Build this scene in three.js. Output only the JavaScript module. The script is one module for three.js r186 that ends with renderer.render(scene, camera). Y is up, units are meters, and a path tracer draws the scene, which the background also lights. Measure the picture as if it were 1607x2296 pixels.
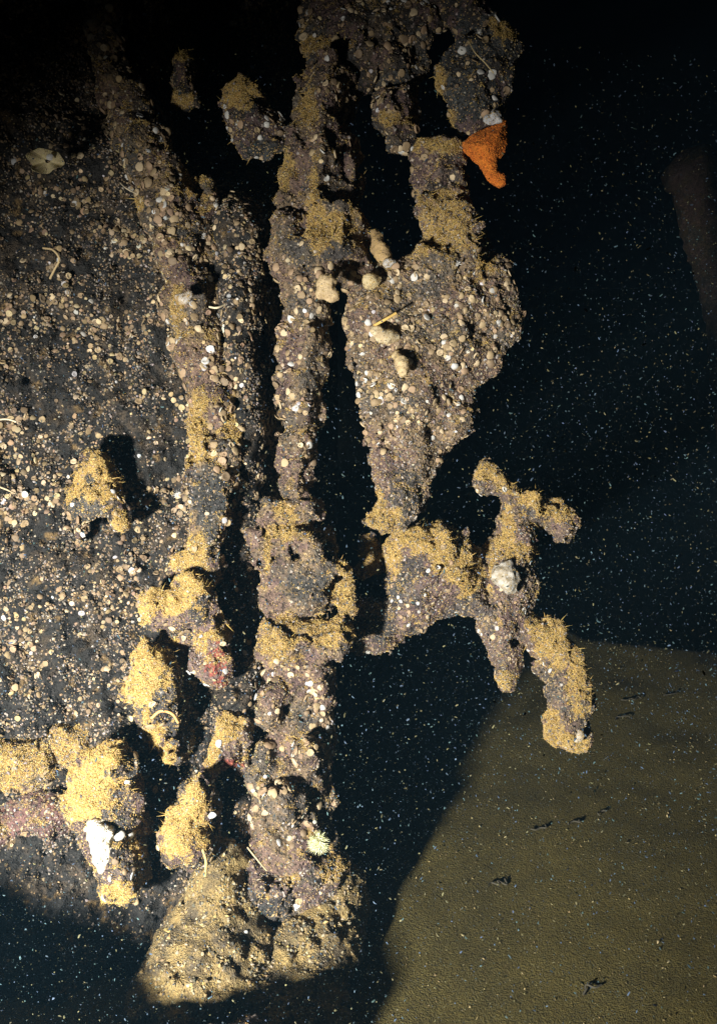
import * as THREE from 'three';
import { createNoise3D } from 'simplex-noise';

// ───────────── camera, water, light, exposure ─────────────
const W = 1607, H = 2296, FOV = 55, PITCH = 15 * Math.PI / 180, EYE = new THREE.Vector3(0, 1.0, 0);
const scene = new THREE.Scene();
const camera = new THREE.PerspectiveCamera(FOV, 716 / 1024, 0.05, 80);
camera.position.copy(EYE);
camera.lookAt(0, EYE.y - Math.sin(PITCH), -Math.cos(PITCH));
camera.updateMatrixWorld(true);
const renderer = new THREE.WebGLRenderer({ antialias: true });
renderer.setSize(716, 1024);
renderer.toneMapping = THREE.LinearToneMapping;
renderer.toneMappingExposure = 1.0;
renderer.shadowMap.enabled = true;

// deep water at night: an even, almost black blue
const skyData = new Float32Array(16 * 8 * 4);
for (let i = 0; i < 128; i++) skyData.set([0.00012, 0.0002, 0.00034, 1], i * 4);
const sky = new THREE.DataTexture(skyData, 16, 8, THREE.RGBAFormat, THREE.FloatType);
sky.mapping = THREE.EquirectangularReflectionMapping; sky.magFilter = THREE.LinearFilter; sky.needsUpdate = true;
scene.background = sky; scene.environment = sky;
scene.fog = new THREE.FogExp2(new THREE.Color().setRGB(0.30, 0.68, 1.0), 0.012);   // silty water: lit by the strobe

// what little daylight reaches the wreck
const sun = new THREE.DirectionalLight(0x9fc4ff, 0.012);
sun.position.set(-1.5, 6, 1); sun.target.position.set(0, 0.4, -1.6); sun.castShadow = true; sun.shadow.radius = 30;
Object.assign(sun.shadow.camera, { left: -3, right: 3, top: 3, bottom: -3, near: 0.5, far: 14 });
scene.add(sun, sun.target);

// the diver's strobe: low and left of the camera
const STROBE = new THREE.Vector3(-0.80, 0.51, 0.17), AIM = new THREE.Vector3(-0.02, 0.25, -1.5);

// ───────────── small helpers ─────────────
const KPX = Math.tan(FOV / 2 * Math.PI / 180) * 2 / H;            // metres per picture unit at one metre
const SP = Math.sin(PITCH), CP = Math.cos(PITCH);
function at(px, py, d) {
  const x = (px - W / 2) * KPX * d, v = (H / 2 - py) * KPX * d;
  return new THREE.Vector3(EYE.x + x, EYE.y + v * CP - d * SP, EYE.z - d * CP - v * SP);
}
const pr = [0, 0, 0];
function toPx(x, y, z) {
  const dy = y - EYE.y, dz = z - EYE.z, d = Math.max(0.05, -dy * SP - dz * CP), v = dy * CP - dz * SP;
  pr[0] = W / 2 + (x - EYE.x) / (KPX * d); pr[1] = H / 2 - v / (KPX * d); pr[2] = d; return pr;
}
function rng(seed) { let s = seed >>> 0; return () => { s = (s + 0x6d2b79f5) | 0; let t = Math.imul(s ^ (s >>> 15), 1 | s); t = (t + Math.imul(t ^ (t >>> 7), 61 | t)) ^ t; return ((t ^ (t >>> 14)) >>> 0) / 4294967296; }; }
const R = rng(77);
const n3 = createNoise3D(rng(5)), m3 = createNoise3D(rng(9));
const sstep = (a, b, x) => { const t = Math.min(1, Math.max(0, (x - a) / (b - a))); return t * t * (3 - 2 * t); };
const lerp = (a, b, t) => a + (b - a) * t, mix = (a, b, t) => [lerp(a[0], b[0], t), lerp(a[1], b[1], t), lerp(a[2], b[2], t)];
const smin = (a, b, k) => { const h = Math.max(k - Math.abs(a - b), 0) / k; return Math.min(a, b) - h * h * k * 0.25; };
const used = {};
function numbered(name) { const n = used[name] = (used[name] ?? -1) + 1; return n ? name + '_' + String(n).padStart(3, '0') : name; }
function tag(o, label, category, group, kind) { if (label) o.userData.label = label; if (category) o.userData.category = category; if (group) o.userData.group = group; if (kind) o.userData.kind = kind; return o; }
function add(o, name, parent = scene) { o.name = parent === scene ? numbered(name) : name; o.castShadow = o.receiveShadow = true; parent.add(o); return o; }

// ───────────── textures: mottled crust, silt, shell ─────────────
function tileNoise(S, cells, seed) {
  const r = rng(seed), g = new Float32Array(cells * cells).map(() => r()), out = new Float32Array(S * S);
  for (let y = 0; y < S; y++) {
    const fy = y / S * cells, y0 = Math.floor(fy), ty = fy - y0, sy = ty * ty * (3 - 2 * ty), r0 = (y0 % cells) * cells, r1 = ((y0 + 1) % cells) * cells;
    for (let x = 0; x < S; x++) {
      const fx = x / S * cells, x0 = Math.floor(fx), tx = fx - x0, sx = tx * tx * (3 - 2 * tx), c0 = x0 % cells, c1 = (x0 + 1) % cells;
      out[y * S + x] = lerp(lerp(g[r0 + c0], g[r0 + c1], sx), lerp(g[r1 + c0], g[r1 + c1], sx), sy);
    }
  }
  return out;
}
function texture(S, f, srgb) {
  const d = new Uint8Array(S * S * 4);
  for (let i = 0; i < S * S; i++) { const c = f(i); d[i * 4] = c[0] * 255; d[i * 4 + 1] = c[1] * 255; d[i * 4 + 2] = c[2] * 255; d[i * 4 + 3] = 255; }
  const t = new THREE.DataTexture(d, S, S); t.wrapS = t.wrapT = THREE.RepeatWrapping; t.magFilter = THREE.LinearFilter; t.minFilter = THREE.LinearMipmapLinearFilter; t.generateMipmaps = true;
  if (srgb) t.colorSpace = THREE.SRGBColorSpace; t.needsUpdate = true; return t;
}
const cl = (x) => Math.min(1, Math.max(0, x)), toS = (x) => Math.pow(cl(x), 1 / 2.2);
const TS = 1024;                                                     // one tile = 0.30 m
const tA = tileNoise(TS, 24, 1), tB = tileNoise(TS, 70, 2), tC = tileNoise(TS, 180, 3), tD = tileNoise(TS, 400, 4), tE = tileNoise(TS, 110, 6);
const crustMap = texture(TS, (i) => {
  let v = 0.16 + 0.22 * tA[i] * tB[i] + 0.28 * tC[i] * tD[i] + 0.16 * tD[i] * tB[i];
  let w = sstep(0.80, 0.90, tC[i] * 0.55 + tE[i] * 0.45) * 0.5 + sstep(0.90, 0.97, tD[i]) * 0.22;
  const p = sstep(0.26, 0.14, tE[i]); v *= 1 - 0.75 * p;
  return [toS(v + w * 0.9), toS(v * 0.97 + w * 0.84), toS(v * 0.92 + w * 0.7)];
}, true);
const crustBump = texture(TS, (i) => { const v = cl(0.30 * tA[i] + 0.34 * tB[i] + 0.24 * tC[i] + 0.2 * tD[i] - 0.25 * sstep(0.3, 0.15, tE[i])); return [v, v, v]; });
const siltMap = texture(TS, (i) => {
  const v = 0.40 + 0.18 * tC[i] + 0.42 * tD[i] * tD[i] - 0.22 * sstep(0.28, 0.12, tC[i]) + 0.12 * (tB[i] - 0.5), g = tE[i] - 0.5;
  return [toS(v + 0.06 * g), toS(v), toS(v - 0.08 * g)];
}, true);
const siltBump = texture(TS, (i) => { const v = cl(0.2 * tB[i] + 0.4 * tC[i] + 0.4 * tD[i]); return [v, v, v]; });
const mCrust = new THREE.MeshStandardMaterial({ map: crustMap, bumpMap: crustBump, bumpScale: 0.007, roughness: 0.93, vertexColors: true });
const mSilt = new THREE.MeshStandardMaterial({ map: siltMap, bumpMap: siltBump, bumpScale: 0.004, roughness: 1, vertexColors: true });
const mSoft = new THREE.MeshStandardMaterial({ bumpMap: siltBump, bumpScale: 0.0012, roughness: 0.8, vertexColors: true });
const plain = (r, g, b, rough = 0.85, extra = {}) => new THREE.MeshStandardMaterial({ color: new THREE.Color().setRGB(r, g, b), roughness: rough, ...extra });

// ───────────── distance fields in world space ─────────────
const V = (p) => at(p[0], p[1], p[2]);
function pill(list) {                                               // chain of tapered capsules, [px, py, depth, radius in picture units]
  const q = list.map((p) => ({ v: V(p), r: p[3] * KPX * p[2] }));
  const box = new THREE.Box3(); for (const s of q) box.union(new THREE.Box3().setFromCenterAndSize(s.v, new THREE.Vector3(1, 1, 1).multiplyScalar(2 * s.r)));
  const f = (x, y, z) => {
    let best = 1e9;
    for (let i = 0; i < Math.max(1, q.length - 1); i++) {
      const a = q[i], b = q[Math.min(i + 1, q.length - 1)], bx = b.v.x - a.v.x, by = b.v.y - a.v.y, bz = b.v.z - a.v.z, l = bx * bx + by * by + bz * bz || 1e-9;
      const t = Math.min(1, Math.max(0, ((x - a.v.x) * bx + (y - a.v.y) * by + (z - a.v.z) * bz) / l));
      best = smin(best, Math.hypot(x - a.v.x - bx * t, y - a.v.y - by * t, z - a.v.z - bz * t) - lerp(a.r, b.r, t), 0.012);
    }
    return best;
  };
  return { f, box };
}
function ball(px, py, d, rx, ry, rz = (rx + ry) / 2) {
  const c = at(px, py, d), s = KPX * d, a = rx * s, b = ry * s, e = rz * s, m = Math.min(a, b, e);
  return { f: (x, y, z) => { const k0 = Math.hypot((x - c.x) / a, (y - c.y) / b, (z - c.z) / e); return k0 < 1e-6 ? -m : (k0 - 1) * k0 / Math.hypot((x - c.x) / a / a, (y - c.y) / b / b, (z - c.z) / e / e); }, box: new THREE.Box3().setFromCenterAndSize(c, new THREE.Vector3(2 * a, 2 * b, 2 * e)) };
}
function prism(p0, p1, w0, w1, t0, t1, turn, round = 0.004) {       // bar of rectangular section, turned about its own axis
  const a = V(p0), b = V(p1), ax = b.clone().sub(a), L = ax.length(); ax.normalize();
  const u = new THREE.Vector3(Math.cos(turn), 0, Math.sin(turn)); u.addScaledVector(ax, -u.dot(ax)).normalize(); const w = ax.clone().cross(u);
  const s0 = KPX * p0[2], s1 = KPX * p1[2], rr = Math.max(w0, w1, t0, t1) * s0 * 1.5;
  return {
    f: (x, y, z) => {
      const dx = x - a.x, dy = y - a.y, dz = z - a.z, h = dx * ax.x + dy * ax.y + dz * ax.z, t = cl(h / L);
      const qu = Math.abs(dx * u.x + dy * u.y + dz * u.z) - lerp(w0 * s0, w1 * s1, t) + round, qw = Math.abs(dx * w.x + dy * w.y + dz * w.z) - lerp(t0 * s0, t1 * s1, t) + round, qh = Math.abs(h - L / 2) - L / 2 + round;
      return Math.hypot(Math.max(qu, 0), Math.max(qw, 0), Math.max(qh, 0)) + Math.min(Math.max(qu, qw, qh), 0) - round;
    }, box: new THREE.Box3().setFromPoints([a, b]).expandByScalar(rr),
  };
}
function slab(pts, d0, half, { rise = 0.6, edge = 0.006, tx = 0, ty = 0 } = {}) {   // a swelling plate with this outline: thin at its rim, thicker inside
  let cx = 0, cy = 0; for (const p of pts) { cx += p[0] / pts.length; cy += p[1] / pts.length; }
  const dep = (px, py) => d0 + tx * (px - cx) / 100 + ty * (py - cy) / 100, box = new THREE.Box3();
  for (const p of pts) for (const e of [-1, 1]) box.expandByPoint(at(p[0], p[1], dep(p[0], p[1]) + e * (half + edge)));
  const n = pts.length;
  return {
    f: (x, y, z) => {
      toPx(x, y, z); const px = pr[0], py = pr[1], d = pr[2]; let best = 1e12, inside = false;
      for (let i = 0, j = n - 1; i < n; j = i++) {
        const A = pts[i], B = pts[j], ex = B[0] - A[0], ey = B[1] - A[1], wx = px - A[0], wy = py - A[1], t = cl((wx * ex + wy * ey) / (ex * ex + ey * ey));
        const qx = wx - ex * t, qy = wy - ey * t; best = Math.min(best, qx * qx + qy * qy);
        if ((A[1] > py) !== (B[1] > py) && px < (B[0] - A[0]) * (py - A[1]) / (B[1] - A[1]) + A[0]) inside = !inside;
      }
      const sd = (inside ? -1 : 1) * Math.sqrt(best) * KPX * d, tin = Math.max(0, -sd), th = edge + half * (1 - Math.exp(-tin * rise / half * 1.6));
      const dz = Math.abs(d - dep(px, py)) - th;
      return Math.min(Math.max(sd, dz * 0.8), 0) + Math.hypot(Math.max(sd, 0), Math.max(dz, 0));
    }, box,
  };
}
function ring(px, py, d, rad, tube, nx, ny, nz) {
  const c = at(px, py, d), a = rad * KPX * d, b = tube * KPX * d, n = new THREE.Vector3(nx, ny, nz).normalize();
  return { f: (x, y, z) => { const dx = x - c.x, dy = y - c.y, dz = z - c.z, h = dx * n.x + dy * n.y + dz * n.z; return Math.hypot(Math.sqrt(Math.max(0, dx * dx + dy * dy + dz * dz - h * h)) - a, h) - b; }, box: new THREE.Box3().setFromCenterAndSize(c, new THREE.Vector3(1, 1, 1).multiplyScalar(2 * (a + b))) };
}
// mesh the smooth union of some fields with surface nets
function bodyOf(prims, { h = 0.0042, k = 0.012, rough = 1, holes = [] } = {}) {
  const box = new THREE.Box3(); for (const p of prims) box.union(p.box); box.expandByScalar(0.028);
  const nx = Math.ceil((box.max.x - box.min.x) / h) + 1, ny = Math.ceil((box.max.y - box.min.y) / h) + 1, nz = Math.ceil((box.max.z - box.min.z) / h) + 1;
  const F = new Float32Array(nx * ny * nz), bx = prims.map((p) => p.box.clone().expandByScalar(0.035));
  for (let kz = 0, i = 0; kz < nz; kz++) for (let jy = 0; jy < ny; jy++) for (let ix = 0; ix < nx; ix++, i++) {
    const x = box.min.x + ix * h, y = box.min.y + jy * h, z = box.min.z + kz * h; let d = 0.05;
    for (let p = 0; p < prims.length; p++) { const b = bx[p]; if (x < b.min.x || x > b.max.x || y < b.min.y || y > b.max.y || z < b.min.z || z > b.max.z) continue; d = smin(d, prims[p].f(x, y, z), k); }
    if (Math.abs(d) < 0.04) d += rough * (0.0075 * n3(x * 13 + 2, y * 13, z * 13) + 0.0065 * n3(x * 24, y * 24, z * 24) + 0.0042 * n3(x * 55 + 9, y * 55, z * 55) + 0.0026 * m3(x * 120, y * 120, z * 120));
    for (const q of holes) d = Math.max(d, -q.f(x, y, z));
    F[i] = d;
  }
  const idx = new Int32Array(nx * ny * nz).fill(-1), pos = [], tri = [], sx = 1, sy = nx, sz = nx * ny;
  const C = [0, sx, sy, sx + sy, sz, sx + sz, sy + sz, sx + sy + sz], E = [[0, 1], [0, 2], [0, 4], [1, 3], [1, 5], [2, 3], [2, 6], [3, 7], [4, 5], [4, 6], [5, 7], [6, 7]];
  for (let kz = 0; kz < nz - 1; kz++) for (let jy = 0; jy < ny - 1; jy++) for (let ix = 0; ix < nx - 1; ix++) {
    const o = ix + jy * sy + kz * sz; let m = 0; for (let c = 0; c < 8; c++) if (F[o + C[c]] < 0) m |= 1 << c;
    if (m === 0 || m === 255) continue;
    let x = 0, y = 0, z = 0, n = 0;
    for (const [a, b] of E) { const fa = F[o + C[a]], fb = F[o + C[b]]; if ((fa < 0) === (fb < 0)) continue; const t = fa / (fa - fb); x += lerp(a & 1, b & 1, t); y += lerp(a >> 1 & 1, b >> 1 & 1, t); z += lerp(a >> 2, b >> 2, t); n++; }
    idx[o] = pos.length / 3; pos.push(box.min.x + (ix + x / n) * h, box.min.y + (jy + y / n) * h, box.min.z + (kz + z / n) * h);
  }
  const quad = (a, b, c, d, flip) => { if (a < 0 || b < 0 || c < 0 || d < 0) return; flip ? tri.push(a, c, b, a, d, c) : tri.push(a, b, c, a, c, d); };
  for (let kz = 1; kz < nz - 1; kz++) for (let jy = 1; jy < ny - 1; jy++) for (let ix = 1; ix < nx - 1; ix++) {
    const o = ix + jy * sy + kz * sz, s = F[o] < 0;
    if (s !== F[o + sx] < 0) quad(idx[o - sy - sz], idx[o - sz], idx[o], idx[o - sy], !s);
    if (s !== F[o + sy] < 0) quad(idx[o - sx - sz], idx[o - sx], idx[o], idx[o - sz], !s);
    if (s !== F[o + sz] < 0) quad(idx[o - sx - sy], idx[o - sy], idx[o], idx[o - sx], !s);
  }
  return finish(pos, tri);
}
function finish(pos, tri) {
  const g = new THREE.BufferGeometry(); g.setAttribute('position', new THREE.Float32BufferAttribute(pos, 3)); g.setIndex(tri); g.computeVertexNormals(); return g;
}
// colour every vertex, then split the triangles so that each takes its uv (in metres / 0.30) along its own main axis
function painted(g0, colour) {
  const P0 = g0.attributes.position, N0 = g0.attributes.normal, col = new Float32Array(P0.count * 3);
  for (let i = 0; i < P0.count; i++) { const c = colour(P0.getX(i), P0.getY(i), P0.getZ(i), N0.getX(i), N0.getY(i), N0.getZ(i)); col[i * 3] = c[0]; col[i * 3 + 1] = c[1]; col[i * 3 + 2] = c[2]; }
  g0.setAttribute('color', new THREE.BufferAttribute(col, 3));
  const g = g0.toNonIndexed(), P = g.attributes.position.array, N = g.attributes.normal.array, uv = new Float32Array(P.length / 3 * 2);
  for (let t = 0; t < P.length; t += 9) {
    const nx = Math.abs(N[t] + N[t + 3] + N[t + 6]), ny = Math.abs(N[t + 1] + N[t + 4] + N[t + 7]), nz = Math.abs(N[t + 2] + N[t + 5] + N[t + 8]);
    const [a, b] = nz >= nx && nz >= ny ? [0, 1] : nx >= ny ? [2, 1] : [0, 2];
    for (let v = 0; v < 3; v++) { uv[(t / 3 + v) * 2] = P[t + v * 3 + a] / 0.3; uv[(t / 3 + v) * 2 + 1] = P[t + v * 3 + b] / 0.3; }
  }
  g.setAttribute('uv', new THREE.BufferAttribute(uv, 2)); return g;
}
// random points on a mesh, kept with the chance that dens(p, n, px, py) gives
function scatter(g, count, dens, r = R) {
  const P = g.attributes.position.array, N = g.attributes.normal.array, nt = P.length / 9, cum = new Float32Array(nt); let s = 0;
  for (let t = 0; t < nt; t++) { const o = t * 9, ax = P[o + 3] - P[o], ay = P[o + 4] - P[o + 1], az = P[o + 5] - P[o + 2], bx = P[o + 6] - P[o], by = P[o + 7] - P[o + 1], bz = P[o + 8] - P[o + 2]; s += Math.hypot(ay * bz - az * by, az * bx - ax * bz, ax * by - ay * bx); cum[t] = s; }
  const out = [];
  for (let k = 0, tries = 0; k < count && tries < count * 12; tries++) {
    const x = r() * s; let lo = 0, hi = nt - 1; while (lo < hi) { const m = (lo + hi) >> 1; if (cum[m] < x) lo = m + 1; else hi = m; }
    let u = r(), v = r(); if (u + v > 1) { u = 1 - u; v = 1 - v; } const w = 1 - u - v, o = lo * 9;
    const p = new THREE.Vector3(P[o] * w + P[o + 3] * u + P[o + 6] * v, P[o + 1] * w + P[o + 4] * u + P[o + 7] * v, P[o + 2] * w + P[o + 5] * u + P[o + 8] * v);
    const n = new THREE.Vector3(N[o] * w + N[o + 3] * u + N[o + 6] * v, N[o + 1] * w + N[o + 4] * u + N[o + 7] * v, N[o + 2] * w + N[o + 5] * u + N[o + 8] * v).normalize();
    const toEye = EYE.clone().sub(p).normalize().dot(n); if (toEye < -0.35) continue;
    toPx(p.x, p.y, p.z); if (r() > dens(p, n, pr[0], pr[1])) continue;
    out.push({ p, n }); k++;
  }
  return out;
}
// soft-edged spots given in the picture, broken up by noise: [px, py, rx, ry, (turn)]
function spots(list) {
  return (px, py) => { let m = 0; for (const [x, y, a, b, t = 0] of list) { const dx = px - x, dy = py - y, c = Math.cos(t), s = Math.sin(t), q = Math.hypot((dx * c + dy * s) / a, (dy * c - dx * s) / b); if (q < 1.4) m = Math.max(m, 1.4 - q); } return Math.min(1, m); };
}

// ───────────── shells, crumbs, silt tufts, hairs: shared shapes ─────────────
function shellShape(kind, seed) {
  const r = rng(seed), seg = 9, prof = kind === 0 ? [[0, 0.42], [0.45, 0.36], [0.85, 0.16], [1, -0.1]] : kind === 1 ? [[0, 0.05], [0.5, 0.10], [0.8, 0.30], [1.0, 0.18], [0.96, -0.15]] : [[0, 0.30], [0.5, 0.34], [0.9, 0.26], [1.0, 0.10], [0.8, -0.05]];
  const pos = [], tri = [], off = [...Array(seg)].map(() => 0.84 + r() * 0.32), ex = 0.8 + r() * 0.3, tilt = (r() - 0.5) * 0.4;
  pos.push(0, prof[0][1], 0);
  for (let j = 1; j < prof.length; j++) for (let i = 0; i < seg; i++) { const a = i / seg * 2 * Math.PI, q = prof[j][0] * off[i]; pos.push(Math.cos(a) * q, prof[j][1] + Math.cos(a) * q * tilt + (r() - 0.5) * 0.05, Math.sin(a) * q * ex); }
  for (let i = 0; i < seg; i++) { const n = (i + 1) % seg; tri.push(0, 1 + n, 1 + i); for (let j = 1; j < prof.length - 1; j++) { const a = 1 + (j - 1) * seg, b = 1 + j * seg; tri.push(a + i, a + n, b + i, a + n, b + n, b + i); } }
  return finish(pos, tri);
}
const shellShapes = [0, 0, 1, 1, 2, 2].map((k, i) => shellShape(k, 40 + i));
const shellTones = [[0.36, 0.275, 0.155], [0.50, 0.40, 0.25], [0.26, 0.19, 0.105], [0.18, 0.13, 0.078], [0.31, 0.215, 0.13], [0.52, 0.52, 0.49]];
const shellMats = shellTones.map((c) => plain(...c, 0.7));
const mInst = new THREE.MeshStandardMaterial({ color: 0xffffff, roughness: 0.85 });
function crumbShape(seed, spike = 0.35, detail = 0) {
  const r = rng(seed), g = new THREE.IcosahedronGeometry(1, detail), P = g.attributes.position, seen = {};
  for (let i = 0; i < P.count; i++) { const key = [P.getX(i), P.getY(i), P.getZ(i)].map((v) => v.toFixed(3)).join(); const s = seen[key] ??= 1 + (r() - 0.5) * 2 * spike; P.setXYZ(i, P.getX(i) * s, P.getY(i) * s, P.getZ(i) * s); }
  g.computeVertexNormals(); return g;
}
const crumb = crumbShape(3, 0.4), tuft = crumbShape(8, 0.62);
const hair = new THREE.ConeGeometry(0.09, 1, 3, 1).translate(0, 0.5, 0);
const Y = new THREE.Vector3(0, 1, 0), M4 = new THREE.Matrix4(), Q = new THREE.Quaternion(), Q2 = new THREE.Quaternion();
function instanced(name, shape, list, parent, mat = mInst) {
  if (!list.length) return;
  const o = new THREE.InstancedMesh(shape, mat, list.length), c = new THREE.Color();
  list.forEach((s, i) => { o.setMatrixAt(i, M4.compose(s.p, s.q, s.s)); o.setColorAt(i, c.setRGB(...s.c)); });
  o.userData.kind = 'stuff'; return add(o, name, parent);
}
function upright(n, jitter) { Q.setFromUnitVectors(Y, new THREE.Vector3(n.x + (R() - 0.5) * jitter, n.y + (R() - 0.5) * jitter, n.z + (R() - 0.5) * jitter).normalize()); return Q.clone().multiply(Q2.setFromAxisAngle(Y, R() * 6.283)); }
const vary = (c, a = 0.25) => { const k = 1 + (R() - 0.5) * 2 * a; return [c[0] * k, c[1] * k * (1 + (R() - 0.5) * 0.12), c[2] * k * (1 + (R() - 0.5) * 0.25)]; };
// shells: the largest as meshes of their own, the rest as one mass
function shells(thing, g, count, dens, { size = [0.0035, 0.0075], single = 300, white = 0.07 } = {}) {
  const pts = scatter(g, count, dens).map((s) => ({ ...s, r: lerp(size[0], size[1], Math.pow(R(), 2.1)), tone: R() < white ? 5 : Math.floor(R() * 5), k: Math.floor(R() * 6) }));
  pts.sort((a, b) => b.r - a.r);
  const rest = [];
  pts.forEach((s, i) => {
    const q = upright(s.n, 0.75), sc = new THREE.Vector3(s.r, s.r * (0.7 + R() * 0.5), s.r), p = s.p.clone().addScaledVector(s.n, s.r * 0.12);
    if (i < single) { const m = new THREE.Mesh(shellShapes[s.k], shellMats[s.tone]); m.position.copy(p); m.quaternion.copy(q); m.scale.copy(sc); add(m, 'shell', thing); }
    else rest.push({ p, q, s: sc, c: vary(shellTones[s.tone], 0.3), k: s.k });
  });
  for (const k of [0, 2, 4]) instanced('shell_crust', shellShapes[k], rest.filter((s) => s.k === k || s.k === k + 1), thing);
}
function crumbs(thing, g, count, dens, tones, size = [0.0012, 0.0034]) {
  instanced('crust_crumbs', crumb, scatter(g, count, dens).map((s) => { const r = lerp(size[0], size[1], R() * R()); return { p: s.p, q: upright(s.n, 2), s: new THREE.Vector3(r, r * 0.7, r), c: vary(tones[Math.floor(R() * tones.length)], 0.35) }; }), thing);
}
const SILT = [0.49, 0.345, 0.105], SILT2 = [0.36, 0.25, 0.078], RUSTY = [0.38, 0.225, 0.06], PALE = [0.54, 0.42, 0.19];
function silt(thing, g, count, dens, size = [0.0004, 0.00115], tones = [SILT, SILT, SILT2, SILT2, RUSTY, PALE]) {
  const pts = scatter(g, count, dens);
  instanced('silt_tufts', tuft, pts.map((s) => { const r = lerp(size[0], size[1], R() * R()); return { p: s.p.clone().addScaledVector(s.n, r * 0.3), q: upright(s.n, 2), s: new THREE.Vector3(r, r * (0.6 + R() * 0.7), r), c: vary(tones[Math.floor(R() * tones.length)], 0.2) }; }), thing);
  instanced('fuzz', hair, pts.filter(() => R() < 0.02).map((s) => { const l = 0.004 + R() * R() * R() * 0.018; return { p: s.p, q: upright(s.n, 1.8), s: new THREE.Vector3(l * 0.6, l, l * 0.6), c: vary(tones[0], 0.3) }; }), thing);
}
const IRON = [0.085, 0.078, 0.075], PURPLE = [0.40, 0.295, 0.255], BROWN = [0.36, 0.27, 0.17], SLATE = [0.10, 0.115, 0.125], MAUVE = [0.46, 0.335, 0.305], YEL = [0.92, 0.65, 0.21];
const CRUMBS = [[0.16, 0.12, 0.075], [0.24, 0.175, 0.105], [0.09, 0.08, 0.07], [0.28, 0.20, 0.11], [0.30, 0.27, 0.23], [0.12, 0.10, 0.08]];
// one encrusted thing: body + shells + silt
function encrusted(name, label, category, prims, o = {}) {
  const t = tag(add(new THREE.Group(), name), label, category, o.group);
  const sp = spots(o.silt || []), gr = spots(o.slate || []), base = o.base || PURPLE, alt = o.alt || IRON, red = spots(o.red || []);
  const cover = (x, y, z, px, py, ny) => sp(px, py) + 0.42 * n3(x * 34, y * 34, z * 34) + 0.26 * m3(x * 95, y * 95, z * 95) + 0.25 * (ny > 0.35 ? 1 : 0) * (o.ledge ?? 1);
  const g = painted(bodyOf(prims, o), (x, y, z, nx, ny, nz) => {
    toPx(x, y, z); const px = pr[0], py = pr[1], a = n3(x * 16 + 4, y * 16, z * 16), b = m3(x * 60, y * 60, z * 60);
    let c = mix(base, alt, sstep(-0.15, 0.35, a + 0.5 * b + (o.dark ?? 0))); const a2 = m3(x * 10 + 7, y * 10, z * 10) + 0.35 * b;
    if (a2 > 0.15) c = mix(c, [0.40, 0.255, 0.26], 0.55); else if (a2 < -0.4) c = mix(c, [0.17, 0.19, 0.20], 0.6);
    const gs = gr(px, py); if (gs + 0.3 * b > 0.55) c = mix(SLATE, c, 0.2);
    if (red(px, py) + 0.35 * b + 0.2 * a > 0.6) c = mix(c, [0.72, 0.17, 0.12], 0.85);
    const cv = cover(x, y, z, px, py, ny);
    if (cv > 0.40 && cv + 0.25 * n3(x * 130, y * 130, z * 130) > 0.46) c = mix(c, [0.58, 0.43, 0.23], 0.75);
    if (cv > 0.62) c = mix(mix(YEL, [0.55, 0.36, 0.12], cl(0.5 + b)), [0.24, 0.175, 0.09], sstep(0.32, 0.6, n3(x * 150, y * 150, z * 150) * 0.6 + 0.4 * m3(x * 70, y * 70 + 3, z * 70)));
    return c;
  });
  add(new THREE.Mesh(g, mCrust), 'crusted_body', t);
  const bare = (p, px, py, ny) => cover(p.x, p.y, p.z, px, py, ny) < 0.55;
  const sd = o.shellSpots ? spots(o.shellSpots) : () => 1;
  if (o.shells) shells(t, g, o.shells, (p, n, px, py) => (bare(p, px, py, n.y) ? 1 : 0.12) * sd(px, py) * (gr(px, py) > 0.5 ? 0.12 : 1) * cl(0.55 + n3(p.x * 14, p.y * 14, p.z * 14)), o.shellOpt);
  if (o.silts) silt(t, g, Math.round(o.silts * 5.5), (p, n, px, py) => Math.max(0.035, sstep(0.22, 0.74, cover(p.x, p.y, p.z, px, py, n.y))), o.siltSize);
  if (o.crumbs) crumbs(t, g, o.crumbs, () => 1, o.crumbTones || CRUMBS);
  t.userData.geom = undefined; return { t, g };
}
console.log('helpers ready');

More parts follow.
